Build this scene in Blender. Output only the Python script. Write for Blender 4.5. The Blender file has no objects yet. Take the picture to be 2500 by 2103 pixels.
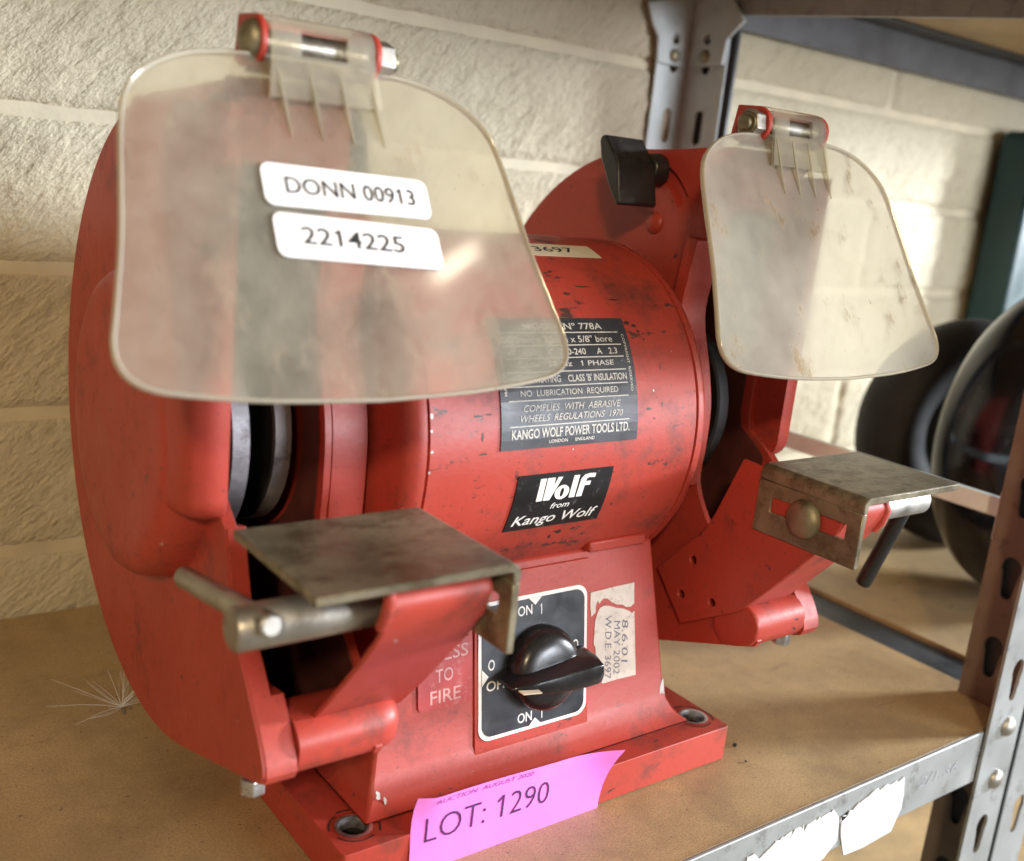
import bpy, bmesh, math, random
from mathutils import Vector, Matrix, noise
random.seed(7)
R_ = math.radians
scene = bpy.context.scene
COL = scene.collection

# ------------------------------------------------------------------ camera
YAW, PITCH, ROLL = R_(37.93085), R_(13.66815), R_(5.97272)
CAM = Vector((-0.2899, -0.3081, 0.2801))
FPX = 2569.6
fw = Vector((math.sin(YAW)*math.cos(PITCH), math.cos(YAW)*math.cos(PITCH), -math.sin(PITCH)))
rt = Vector((math.cos(YAW), -math.sin(YAW), 0))
up = rt.cross(fw)
r2 = rt*math.cos(ROLL) + up*math.sin(ROLL)
u2 = -rt*math.sin(ROLL) + up*math.cos(ROLL)
cd = bpy.data.cameras.new('camera')
cam = bpy.data.objects.new('camera', cd)
COL.objects.link(cam)
m = Matrix((r2, u2, -fw)).transposed().to_4x4()
m.translation = CAM
cam.matrix_world = m
cd.sensor_fit = 'HORIZONTAL'
cd.sensor_width = 36
cd.lens = FPX/2500*36
cd.clip_start = 0.01
cd.clip_end = 50
cd.dof.use_dof = True
cd.dof.focus_distance = 0.475
cd.dof.aperture_fstop = 7.5
scene.camera = cam

# ------------------------------------------------------------------ world, lamps, exposure
w = bpy.data.worlds.new('World')
scene.world = w
w.use_nodes = True
bg = w.node_tree.nodes['Background']
bg.inputs[0].default_value = (1.0, 0.87, 0.66, 1)
bg.inputs[1].default_value = 0.28


def area_lamp(name, pos, target, power, col, sx, sy):
    d = bpy.data.lights.new(name, 'AREA')
    d.shape = 'RECTANGLE'
    d.size, d.size_y = sx, sy
    d.energy = power
    d.color = col
    o = bpy.data.objects.new(name, d)
    COL.objects.link(o)
    o.location = pos
    o.rotation_euler = (Vector(target)-Vector(pos)).to_track_quat('-Z', 'Y').to_euler()
    return o


def lamp_dir(az, el, dist, target):
    a, e = R_(az), R_(el)
    return (target[0]+dist*math.sin(a)*math.cos(e), target[1]-dist*math.cos(a)*math.cos(e), target[2]+dist*math.sin(e))


T0 = (0.0, 0.08, 0.17)
area_lamp('window_light', lamp_dir(69, 10.0, 2.8, T0), T0, 135, (0.88, 0.94, 1.0), 0.40, 0.22)
area_lamp('warm_room_lamp', lamp_dir(-40, 26, 2.0, T0), T0, 15, (1.0, 0.76, 0.46), 0.16, 0.16)
area_lamp('ceiling_lamp', lamp_dir(49, 42, 2.6, (-.1, 0.0, .25)), (-.1, 0.0, .25), 0.6, (1.0, 0.93, 0.78), 0.15, 0.045)
area_lamp('front_room_light', lamp_dir(27, 6, 2.4, T0), T0, 50, (0.88, 0.92, 1.0), 1.3, 0.6)

scene.view_settings.view_transform = 'Standard'
scene.view_settings.look = 'None'
scene.view_settings.exposure = 0.08
scene.view_settings.gamma = 1
scene.render.engine = 'CYCLES'
scene.cycles.transparent_max_bounces = 10
scene.cycles.max_bounces = 5
scene.cycles.diffuse_bounces = 3
scene.cycles.glossy_bounces = 3
scene.cycles.caustics_reflective = False
scene.cycles.caustics_refractive = False
scene.cycles.use_adaptive_sampling = True
scene.cycles.adaptive_threshold = 0.03

# ------------------------------------------------------------------ helpers: materials


def nodes_of(name):
    mt = bpy.data.materials.new(name)
    mt.use_nodes = True
    nt = mt.node_tree
    return mt, nt, nt.nodes['Principled BSDF'], nt.links


def tex(nt, kind, scale, detail=4, rough=.55, vec=None, **kw):
    n = nt.nodes.new('ShaderNodeTexNoise' if kind == 'noise' else 'ShaderNodeTexVoronoi')
    n.inputs['Scale'].default_value = scale
    if kind == 'noise':
        n.inputs['Detail'].default_value = detail
        n.inputs['Roughness'].default_value = rough
    if vec is not None:
        nt.links.new(vec, n.inputs['Vector'])
    return n


def coords(nt, stretch=(1, 1, 1), rot=(0, 0, 0)):
    tc = nt.nodes.new('ShaderNodeTexCoord')
    mp = nt.nodes.new('ShaderNodeMapping')
    mp.inputs['Scale'].default_value = stretch
    mp.inputs['Rotation'].default_value = rot
    nt.links.new(tc.outputs['Object'], mp.inputs['Vector'])
    return mp.outputs['Vector']


def ramp(nt, src, stops):
    r = nt.nodes.new('ShaderNodeValToRGB')
    e = r.color_ramp.elements
    e[0].position, e[0].color = stops[0][0], (*stops[0][1], 1)
    e[1].position, e[1].color = stops[1][0], (*stops[1][1], 1)
    for p, c in stops[2:]:
        k = e.new(p)
        k.color = (*c, 1)
    nt.links.new(src, r.inputs['Fac'])
    return r.outputs['Color']


def mixc(nt, fac, a, b):
    n = nt.nodes.new('ShaderNodeMix')
    n.data_type = 'RGBA'
    if isinstance(fac, float):
        n.inputs[0].default_value = fac
    else:
        nt.links.new(fac, n.inputs[0])
    for s, v in ((6, a), (7, b)):
        if isinstance(v, tuple):
            n.inputs[s].default_value = (*v, 1)
        else:
            nt.links.new(v, n.inputs[s])
    return n.outputs[2]


def bump(nt, b, src, strength, dist=.001):
    n = nt.nodes.new('ShaderNodeBump')
    n.inputs['Strength'].default_value = strength
    n.inputs['Distance'].default_value = dist
    nt.links.new(src, n.inputs['Height'])
    nt.links.new(n.outputs['Normal'], b.inputs['Normal'])


def g3(v):
    return (v, v, v)


def simple(name, col, rough=.5, metal=0., var=.12, vs=40, bs=0., bscale=300, spec=.5, dirt=0., dcol=(.05, .04, .03), stretch=(1, 1, 1), dscale=70):
    mt, nt, b, L = nodes_of(name)
    v = coords(nt, stretch)
    n = tex(nt, 'noise', vs, 2, .6, v)
    lo = tuple(c*(1-var) for c in col)
    hi = tuple(min(1, c*(1+var)) for c in col)
    c = ramp(nt, n.outputs['Fac'], [(.3, lo), (.7, hi)])
    if dirt > 0:
        n2 = tex(nt, 'noise', dscale, 5, .75, v)
        f = ramp(nt, n2.outputs['Fac'], [(.62-dirt*.25, g3(0)), (.80-dirt*.25, g3(.85))])
        c = mixc(nt, f, c, dcol)
    L.new(c, b.inputs['Base Color'])
    b.inputs['Metallic'].default_value = metal
    b.inputs['Specular IOR Level'].default_value = spec
    r = ramp(nt, n.outputs['Fac'], [(.3, g3(max(.02, rough-.1))), (.7, g3(min(1, rough+.1)))])
    L.new(r, b.inputs['Roughness'])
    if bs > 0:
        n4 = tex(nt, 'noise', bscale, 3, .6, v)
        bump(nt, b, n4.outputs['Fac'], bs)
    return mt


def red_paint(name, grime=.25, chips=.2):
    mt, nt, b, L = nodes_of(name)
    v = coords(nt)
    n = tex(nt, 'noise', 14, 2, .5, v)
    c = ramp(nt, n.outputs['Fac'], [(.3, (.40, .046, .030)), (.7, (.46, .056, .037))])
    # smoky grime patches
    n2 = tex(nt, 'noise', 30, 6, .76, v)
    f = ramp(nt, n2.outputs['Fac'], [(.60-grime*.2, g3(0)), (.80-grime*.2, g3(.80))])
    c = mixc(nt, f, c, (.085, .035, .028))
    # scuffs: stretched along the motor axis
    v2 = coords(nt, (.45, 1, 1), (0, R_(12), 0))
    n3 = tex(nt, 'noise', 110, 5, .74, v2)
    f = ramp(nt, n3.outputs['Fac'], [(.675-chips*.12, g3(0)), (.72-chips*.12, g3(.9))])
    c = mixc(nt, f, c, (.035, .028, .026))
    # fine specks
    n4 = tex(nt, 'noise', 620, 2, .5, v)
    f = ramp(nt, n4.outputs['Fac'], [(.665, g3(0)), (.73, g3(.75))])
    c = mixc(nt, f, c, (.10, .03, .025))
    n6 = tex(nt, 'noise', 150, 4, .7, v)
    f = ramp(nt, n6.outputs['Fac'], [(.735, g3(0)), (.75, g3(.85))])
    c = mixc(nt, f, c, (.55, .50, .46))
    L.new(c, b.inputs['Base Color'])
    L.new(ramp(nt, n2.outputs['Fac'], [(.3, g3(.36)), (.7, g3(.54))]), b.inputs['Roughness'])
    b.inputs['Specular IOR Level'].default_value = .5
    n8 = tex(nt, 'noise', 340, 3, .6, v)
    bump(nt, b, n8.outputs['Fac'], .10, .001)
    return mt


def clear_plastic(name, haze, tint, stain):
    mt, nt, b, L = nodes_of(name)
    v = coords(nt)
    out = nt.nodes['Material Output']
    tr = nt.nodes.new('ShaderNodeBsdfTransparent')
    tr.inputs[0].default_value = (*tint, 1)
    n = tex(nt, 'noise', 22, 4, .7, v)
    hz = ramp(nt, n.outputs['Fac'], [(.3, g3(haze-.07)), (.7, g3(haze+.08))])
    # brown stains
    v2 = coords(nt, (1.0, .6, .55), (R_(10), R_(25), 0))
    n2 = tex(nt, 'noise', 75, 5, .72, v2)
    st = ramp(nt, n2.outputs['Fac'], [(.56, g3(0)), (.66, g3(stain))])
    n3 = tex(nt, 'noise', 420, 2, .5, v)
    sp = ramp(nt, n3.outputs['Fac'], [(.72, g3(0)), (.77, g3(.8))])
    col = mixc(nt, st, (.80, .76, .65), (.33, .23, .12))
    col = mixc(nt, sp, col, (.16, .11, .07))
    L.new(col, b.inputs['Base Color'])
    b.inputs['Roughness'].default_value = .16
    b.inputs['Specular IOR Level'].default_value = .6
    # hazy sheet = share of scattering surface + clear share, plus a gloss layer
    add = nt.nodes.new('ShaderNodeMath')
    add.operation = 'MULTIPLY_ADD'
    L.new(st, add.inputs[0])
    add.inputs[1].default_value = .35
    L.new(hz, add.inputs[2])
    v4 = coords(nt, (1., .05, .05), (0, R_(35), R_(8)))
    n5 = tex(nt, 'noise', 2600, 2, .6, v4)
    sc_ = ramp(nt, n5.outputs['Fac'], [(.66, g3(0)), (.72, g3(.10))])
    add3 = nt.nodes.new('ShaderNodeMath')
    add3.operation = 'ADD'
    L.new(add.outputs[0], add3.inputs[0])
    L.new(sc_, add3.inputs[1])
    add = add3
    add2 = nt.nodes.new('ShaderNodeMath')
    add2.operation = 'MULTIPLY_ADD'
    L.new(sp, add2.inputs[0])
    add2.inputs[1].default_value = .5
    L.new(add.outputs[0], add2.inputs[2])
    rf = nt.nodes.new('ShaderNodeBsdfRefraction')
    rf.inputs['Color'].default_value = (*tint, 1)
    rf.inputs['IOR'].default_value = 1.05
    rf.inputs['Roughness'].default_value = .62
    mr = nt.nodes.new('ShaderNodeMixShader')
    mr.inputs[0].default_value = .42
    L.new(tr.outputs[0], mr.inputs[1])
    L.new(rf.outputs[0], mr.inputs[2])
    mx = nt.nodes.new('ShaderNodeMixShader')
    L.new(add2.outputs[0], mx.inputs[0])
    L.new(mr.outputs[0], mx.inputs[1])
    L.new(b.outputs[0], mx.inputs[2])
    gl = nt.nodes.new('ShaderNodeBsdfGlossy')
    gl.inputs['Roughness'].default_value = .075
    gl.inputs['Color'].default_value = (1, .97, .9, 1)
    lw = nt.nodes.new('ShaderNodeLayerWeight')
    pw = nt.nodes.new('ShaderNodeMath')
    pw.operation = 'POWER'
    pw.inputs[1].default_value = 4.0
    L.new(lw.outputs['Facing'], pw.inputs[0])
    fr = nt.nodes.new('ShaderNodeMath')
    fr.operation = 'MULTIPLY_ADD'
    fr.inputs[1].default_value = .35
    fr.inputs[2].default_value = .035
    L.new(pw.outputs[0], fr.inputs[0])
    mx2 = nt.nodes.new('ShaderNodeMixShader')
    L.new(fr.outputs[0], mx2.inputs[0])
    L.new(mx.outputs[0], mx2.inputs[1])
    L.new(gl.outputs[0], mx2.inputs[2])
    L.new(mx2.outputs[0], out.inputs['Surface'])
    return mt


def block_paint(name):
    mt, nt, b, L = nodes_of(name)
    v = coords(nt)
    n = tex(nt, 'noise', 9, 5, .6, v)
    c = ramp(nt, n.outputs['Fac'], [(.3, (.66, .59, .41)), (.7, (.77, .70, .52))])
    n2 = tex(nt, 'noise', 130, 6, .7, v)
    f = ramp(nt, n2.outputs['Fac'], [(.62, g3(0)), (.76, g3(.55))])
    c = mixc(nt, f, c, (.36, .30, .20))
    L.new(c, b.inputs['Base Color'])
    b.inputs['Roughness'].default_value = .6
    v3 = coords(nt, (1, 1, 1), (0, R_(38), 0))
    m2 = nt.nodes.new('ShaderNodeMapping')
    m2.inputs['Scale'].default_value = (.38, 1, 1)
    L.new(v3, m2.inputs['Vector'])
    n3 = tex(nt, 'noise', 230, 5, .68, m2.outputs['Vector'])
    bump(nt, b, n3.outputs['Fac'], 1.0, .0048)
    c = mixc(nt, ramp(nt, n3.outputs['Fac'], [(.30, g3(.5)), (.44, g3(0))]), c, (.40, .33, .20))
    L.new(c, b.inputs['Base Color'])
    return mt


def chipboard(name):
    mt, nt, b, L = nodes_of(name)
    v = coords(nt)
    n = tex(nt, 'noise', 11, 5, .6, v)
    c = ramp(nt, n.outputs['Fac'], [(.3, (.41, .285, .140)), (.7, (.54, .39, .205))])
    n2 = tex(nt, 'noise', 950, 3, .6, v)
    c = mixc(nt, ramp(nt, n2.outputs['Fac'], [(.36, g3(.5)), (.56, g3(0))]), c, (.22, .14, .065))
    v2 = coords(nt, (.16, 1, 1), (0, 0, R_(-38)))
    n3 = tex(nt, 'noise', 130, 7, .7, v2)
    c = mixc(nt, ramp(nt, n3.outputs['Fac'], [(.62, g3(0)), (.70, g3(.6))]), c, (.13, .085, .05))
    n4 = tex(nt, 'noise', 330, 3, .6, v)
    c = mixc(nt, ramp(nt, n4.outputs['Fac'], [(.67, g3(0)), (.71, g3(.85))]), c, (.07, .05, .04))
    n5 = tex(nt, 'noise', 18, 8, .7, v)
    c = mixc(nt, ramp(nt, n5.outputs['Fac'], [(.46, g3(0)), (.72, g3(.6))]), c, (.19, .135, .08))
    L.new(c, b.inputs['Base Color'])
    b.inputs['Roughness'].default_value = .52
    bump(nt, b, n2.outputs['Fac'], .16)
    return mt


M = {}
M['red'] = red_paint('red_paint', .26, .26)
M['red_motor'] = red_paint('red_motor_paint', .55, .62)
M['red_plate'] = simple('dull_red_plate', (.40, .045, .045), .45, 0, .12, 60, 0, 300, .5, .3, (.5, .2, .18), (1, 1, 1), 200)
M['steel'] = simple('dull_steel', (.42, .40, .36), .42, .85, .2, 60, .08, 400, .5, .35, (.16, .12, .075))
M['rest_steel'] = simple('grimy_rest_steel', (.245, .215, .145), .40, .40, .35, 28, .25, 500, .5, .70, (.095, .07, .04), (.6, 1, 1), 75)
M['bright_steel'] = simple('bright_ground_steel', (.55, .55, .56), .34, .9, .18, 90, .1, 700, .5, .15, (.2, .17, .14), (1, 4, 4))
M['flange_steel'] = simple('wheel_flange_steel', (.34, .34, .36), .50, .35, .2, 120, .15, 600, .4, .35, (.07, .06, .05))
M['flange_shade'] = simple('shaded_flange_steel', (.03, .03, .03), .6, .2, .2, 120)  # near-black flange steel: shade between discs and in right guard painted on
M['brass_bolt'] = simple('yellowed_bolt', (.30, .27, .18), .50, .85, .2, 90, .1, 400, .5, .4, (.12, .1, .06))
M['black_plastic'] = simple('black_plastic', (.018, .018, .019), .36, 0, .2, 90, .08, 500, .5, .12, (.07, .06, .05), (1, 1, 1), 160)
M['black_gloss'] = simple('black_gloss_knob', (.012, .012, .013), .24, 0, .2, 60, .03, 300, .55)
M['dark'] = simple('dark_hollow', (.012, .010, .010), .8, 0, .2)
M['black_label'] = simple('black_label', (.030, .032, .040), .36, 0, .2, 50, .03, 300, .5, .22, (.10, .075, .06), (1, 1, 1), 220)
M['black_sticker'] = simple('black_sticker', (.010, .010, .011), .42, 0, .2, 50, 0, 300, .4, .05, (.2, .2, .2), (1, 1, 1), 200)
M['label_white'] = simple('label_white_print', (.62, .60, .55), .5, 0, .1, 200, 0, 300, .4, .28, (.10, .09, .08), (1, 1, 1), 500)
M['white_print'] = simple('white_print', (.82, .82, .80), .45, 0, .05, 200)
M['switch_grey'] = simple('switch_plate_grey', (.040, .046, .056), .33, 0, .25, 60, .03, 200, .5, .1, (.1, .1, .1))
M['paper'] = simple('white_paper', (.86, .86, .88), .55, 0, .03, 80)
M['old_paper'] = simple('old_paper', (.66, .60, .54), .7, 0, .10, 120, 0, 300, .3, .35, (.42, .30, .24), (1, 1, 1), 260)
M['cream_paper'] = simple('cream_paper', (.72, .66, .50), .6, 0, .06, 120)
M['ink'] = simple('black_ink', (.020, .018, .020), .6, 0, .2, 300)
M['blue_ink'] = simple('faded_ballpoint_ink', (.10, .10, .16), .6, 0, .2, 300)
M['violet_ink'] = simple('ink_on_pink', (.085, .012, .105), .6, 0, .3, 500)
M['faint_ink'] = simple('faint_ink_on_pink', (.30, .06, .30), .6, 0, .3, 500)
M['pink'] = simple('pink_paper', (.84, .24, .80), .55, 0, .04, 60, .05, 600)
M['visor_near'] = clear_plastic('yellowed_clear_plastic', .165, (.98, .95, .86), .55)
M['visor_far'] = clear_plastic('stained_clear_plastic', .25, (.97, .96, .92), .9)
M['visor_rim'] = clear_plastic('clear_plastic_rim', .50, (.88, .80, .58), .3)
M['visor_strap'] = clear_plastic('clear_plastic_strap', .20, (.93, .90, .80), .3)
M['galv'] = simple('painted_shelf_steel', (.31, .325, .325), .42, .10, .12, 30, .05, 200, .5, .25, (.12, .11, .10))
M['post_lit_steel'] = simple('lightened_post_steel', (.50, .54, .53), .40, .15, .12, 30, .05, 200, .5, .2, (.28, .27, .24))  # shelf steel lightened for rear post and gusset: missing bounce light put into colour
M['beam_shade'] = simple('shaded_beam_steel', (.15, .155, .165), .5, .1, .15, 30, .05, 200, .4, .2)  # shelf steel darkened on the next bay's rear beam: shade put into the colour
M['galv_dark'] = simple('dark_shelf_steel', (.055, .060, .065), .5, .2, .15, 40, .05, 200)
M['galv_brown'] = simple('brown_shelf_steel', (.20, .155, .125), .5, .2, .15, 30, .05, 200, .5, .2)
M['board'] = chipboard('chipboard')
M['block'] = block_paint('cream_painted_block')
M['mortar'] = simple('painted_mortar', (.66, .595, .43), .65, 0, .1, 30, .3, 180)
M['rubber'] = simple('black_rubber', (.012, .012, .013), .7, 0, .2, 60, .1, 200)
M['gloss_black'] = simple('gloss_black_enamel', (.008, .009, .012), .17, .0, .2, 30, .02, 100, .5, .22, (.06, .05, .04))
M['teal'] = simple('teal_plastic', (.002, .040, .046), .45, 0, .12, 20, .05, 200)
M['strap_white'] = simple('cream_strap', (.80, .92, .98), .5, 0, .08, 60)
M['fluff'] = simple('seed_hair', (.75, .74, .72), .6, 0, .05, 60)
M['dim_red'] = simple('shaded_grimy_red', (.080, .017, .013), .7, 0, .3, 60)  # guard liner red: grime, and the dim interior's shade put into the colour
M['scratch'] = simple('bare_scratch', (.52, .50, .47), .5, .4, .2, 200)

# ------------------------------------------------------------------ helpers: mesh


def tag(o, label=None, cat=None, group=None, kind=None):
    if label:
        o['label'] = label
    if cat:
        o['category'] = cat
    if group:
        o['group'] = group
    if kind:
        o['kind'] = kind
    return o


def empty(name, loc):
    o = bpy.data.objects.new(name, None)
    o.empty_display_size = .05
    o.location = loc
    COL.objects.link(o)
    return o


def build(name, pieces, parent=None, smooth=35, bevel=0., segs=2, label=None, sub=0, recalc=True):
    """pieces: list of (verts, faces, material); one mesh object in world coordinates"""
    me = bpy.data.meshes.new(name)
    V, F, MI, mats = [], [], [], []
    for v, f, mt in pieces:
        o = len(V)
        V += [tuple(p) for p in v]
        if mt not in mats:
            mats.append(mt)
        k = mats.index(mt)
        F += [tuple(i+o for i in q) for q in f]
        MI += [k]*len(f)
    me.from_pydata(V, [], F)
    for p, k in zip(me.polygons, MI):
        p.material_index = k
    for mt in mats:
        me.materials.append(mt)
    if recalc:
        bm = bmesh.new()
        bm.from_mesh(me)
        bmesh.ops.recalc_face_normals(bm, faces=bm.faces)
        bm.to_mesh(me)
        bm.free()
    if smooth:
        me.polygons.foreach_set('use_smooth', [True]*len(me.polygons))
        me.set_sharp_from_angle(angle=R_(smooth))
    ob = bpy.data.objects.new(name, me)
    COL.objects.link(ob)
    if parent:
        ob.parent = parent
        p = parent
        while p.parent:
            p = p.parent
        if parent.parent is None and parent.type == 'EMPTY':
            ob.location = -parent.location
    if bevel > 0:
        b = ob.modifiers.new('bevel', 'BEVEL')
        b.width = bevel
        b.segments = segs
        b.limit_method = 'ANGLE'
        b.angle_limit = R_(40)
        b.harden_normals = False
    if sub:
        s = ob.modifiers.new('sub', 'SUBSURF')
        s.levels = s.render_levels = sub
    if label:
        ob['label'] = label
    return ob


def box(x0, x1, y0, y1, z0, z1):
    v = [(x, y, z) for x in (x0, x1) for y in (y0, y1) for z in (z0, z1)]
    f = [(0, 1, 3, 2), (4, 6, 7, 5), (0, 4, 5, 1), (2, 3, 7, 6), (0, 2, 6, 4), (1, 5, 7, 3)]
    return v, f


def lathe(prof, cy, cz, n=96, close=True):
    v, f = [], []
    k = len(prof)
    for i in range(n):
        a = 2*math.pi*i/n
        for x, r in prof:
            v.append((x, cy+r*math.cos(a), cz+r*math.sin(a)))
    for i in range(n):
        j = (i+1) % n
        for t in range(k-1):
            f.append((i*k+t, j*k+t, j*k+t+1, i*k+t+1))
    if close:
        f.append(tuple(i*k for i in range(n)))
        f.append(tuple(i*k+k-1 for i in range(n)))
    return v, f


def tube(pts, r, n=12, cap=True, r_end=None):
    pts = [Vector(p) for p in pts]
    v, f = [], []
    m_ = len(pts)
    t0 = (pts[1]-pts[0]).normalized()
    nrm = t0.orthogonal().normalized()
    for i, p in enumerate(pts):
        t = (pts[min(i+1, m_-1)]-pts[max(i-1, 0)]).normalized()
        nrm = (nrm - t*nrm.dot(t)).normalized()
        b = t.cross(nrm)
        rr = r if r_end is None else r+(r_end-r)*i/(m_-1)
        for k in range(n):
            a = 2*math.pi*k/n
            v.append(p+rr*(nrm*math.cos(a)+b*math.sin(a)))
    for i in range(m_-1):
        for k in range(n):
            f.append((i*n+k, i*n+(k+1) % n, (i+1)*n+(k+1) % n, (i+1)*n+k))
    if cap:
        f.append(tuple(range(n)))
        f.append(tuple((m_-1)*n+k for k in range(n)))
    return v, f


def prism(poly, fn, a, b):
    """closed 2D polygon -> solid; fn(u,v,w) maps to world"""
    n = len(poly)
    v = [fn(u, q, a) for u, q in poly]+[fn(u, q, b) for u, q in poly]
    f = [tuple(range(n)), tuple(range(2*n-1, n-1, -1))]
    f += [(i, (i+1) % n, n+(i+1) % n, n+i) for i in range(n)]
    return v, f


def holed(outer, holes, fn, a, b, fine=True):
    """plate with real holes between w=a and w=b"""
    bm = bmesh.new()
    loops = []
    for lp in [outer]+list(holes):
        vs = [bm.verts.new((p[0], p[1], 0)) for p in lp]
        for i in range(len(vs)):
            bm.edges.new((vs[i], vs[(i+1) % len(vs)]))
        loops.append(vs)
    bmesh.ops.triangle_fill(bm, use_beauty=True, use_dissolve=False, edges=bm.edges[:])
    bm.verts.index_update()
    tri = [[vv.index for vv in f.verts] for f in bm.faces]
    pts = [(vv.co.x, vv.co.y) for vv in bm.verts]
    idx = [[vv.index for vv in lp] for lp in loops]
    bm.free()
    n = len(pts)
    v = [fn(x, y, a) for x, y in pts]+[fn(x, y, b) for x, y in pts]
    f = [tuple(t) for t in tri]+[tuple(i+n for i in reversed(t)) for t in tri]
    for lp in idx:
        k = len(lp)
        f += [(lp[i], lp[(i+1) % k], lp[(i+1) % k]+n, lp[i]+n) for i in range(k)]
    return v, f


def rrect(x0, x1, y0, y1, r, n=6):
    p = []
    for cx, cy, a0 in ((x1-r, y1-r, 0), (x0+r, y1-r, 90), (x0+r, y0+r, 180), (x1-r, y0+r, 270)):
        for i in range(n+1):
            a = R_(a0+90*i/n)
            p.append((cx+r*math.cos(a), cy+r*math.sin(a)))
    return p


def ring(cx, cy, r, n=24, ry=None):
    return [(cx+r*math.cos(2*math.pi*i/n), cy+(ry or r)*math.sin(2*math.pi*i/n)) for i in range(n)]


def text2d(s, bold=0., shear=0., spacing=1., flags=True):
    cu = bpy.data.curves.new('t', 'FONT')
    cu.body = s
    cu.size = 1
    cu.offset = bold
    cu.shear = shear
    cu.space_character = spacing
    cu.resolution_u = 3
    o = bpy.data.objects.new('t', cu)
    COL.objects.link(o)
    dg = bpy.context.evaluated_depsgraph_get()
    me = bpy.data.meshes.new_from_object(o.evaluated_get(dg))
    v = [(p.co.x, p.co.y) for p in me.vertices]
    f = [tuple(p.vertices) for p in me.polygons]
    bpy.data.objects.remove(o)
    bpy.data.curves.remove(cu)
    bpy.data.meshes.remove(me)
    if flags and shear == 0:          # the figure 1 gets its upstroke
        for i, ch in enumerate(s):
            if ch != '1':
                continue
            p, _ = text2d(s[:i+1], bold, 0, spacing, False)
            r, h = max(q[0] for q in p), max(q[1] for q in text2d('1', bold, 0, spacing, False)[0])
            o = len(v)
            v += [(r-.06, h), (r-.06, h-.085), (r-.21, h-.200), (r-.23, h-.135)]
            f.append((o, o+1, o+2, o+3))
    return v, f


def fit_text(s, x0, x1, y0, y1, fn, w_, bold=0., shear=0., spacing=1.):
    """lettering filling the box x0..x1, y0..y1 (2D), mapped with fn(u,v,w)"""
    v, f = text2d(s, bold, shear, spacing)
    a0, a1 = min(p[0] for p in v), max(p[0] for p in v)
    b0, b1 = min(p[1] for p in v), max(p[1] for p in v)
    q = [(x0+(p[0]-a0)/(a1-a0)*(x1-x0), y0+(p[1]-b0)/(b1-b0)*(y1-y0)) for p in v]
    return [fn(a, b, w_) for a, b in q], f


def smooth_path(pts, n=6):
    """Catmull-Rom through 2D points"""
    out = []
    m_ = len(pts)
    for i in range(m_-1):
        p0, p1, p2, p3 = pts[max(i-1, 0)], pts[i], pts[i+1], pts[min(i+2, m_-1)]
        for k in range(n):
            t = k/n
            out.append(tuple(.5*((2*b)+(-a+c)*t+(2*a-5*b+4*c-d)*t*t+(-a+3*b-3*c+d)*t**3) for a, b, c, d in zip(p0, p1, p2, p3)))
    out.append(tuple(pts[-1]))
    return out


def offset_path(path, d):
    """open 2D path offset to its left by d"""
    out = []
    for i, p in enumerate(path):
        a, b = path[max(i-1, 0)], path[min(i+1, len(path)-1)]
        tx, ty = b[0]-a[0], b[1]-a[1]
        l = math.hypot(tx, ty) or 1
        out.append((p[0]-ty/l*d, p[1]+tx/l*d))
    return out


def band(path, thick, fn, a, b):
    """open 2D path with thickness, swept from w=a to w=b"""
    q = offset_path(path, thick)
    n = len(path)
    v = [fn(*p, a) for p in path]+[fn(*p, b) for p in path]+[fn(*p, a) for p in q]+[fn(*p, b) for p in q]
    f = []
    for i in range(n-1):
        f += [(i, i+1, n+i+1, n+i), (2*n+i, 3*n+i, 3*n+i+1, 2*n+i+1), (i, 2*n+i, 2*n+i+1, i+1), (n+i, n+i+1, 3*n+i+1, 3*n+i)]
    f += [(0, n, 3*n, 2*n), (n-1, 3*n-1, 4*n-1, 2*n-1)]
    return v, f


def hexnut(cx0, cx1, y, z, r, sign=1):
    poly = [(y+r*math.cos(R_(60*i+10)), z+r*math.sin(R_(60*i+10))) for i in range(6)]
    return prism(poly, lambda u, v, w_: (sign*w_, u, v), cx0, cx1)


def dome(x0, x1, y, z, r, sign=1, n=24):
    """rounded bolt head from x0 (base) to x1 (crown)"""
    prof = [(sign*(x0+(x1-x0)*math.sin(R_(t))), max(r*math.cos(R_(t)), .00005)) for t in (0, 15, 30, 45, 60, 75, 88)]
    return lathe(prof, y, z, n)


# ------------------------------------------------------------------ wall
YC, ZC, RM = .104, .167, .085          # motor axis
WALL_Y = .312
v, f = box(-1.2, 1.9, WALL_Y+.0018, WALL_Y+.09, -.62, .75)
wall = build('wall', [(v, f, M['mortar'])], smooth=0)
tag(wall, kind='structure')
joints = [-.538, -.455, -.373, -.291, -.209, -.126, -.044, .039, .121, .203, .287, .370, .453, .536, .62]
NX, NZ = 70, 20


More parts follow.
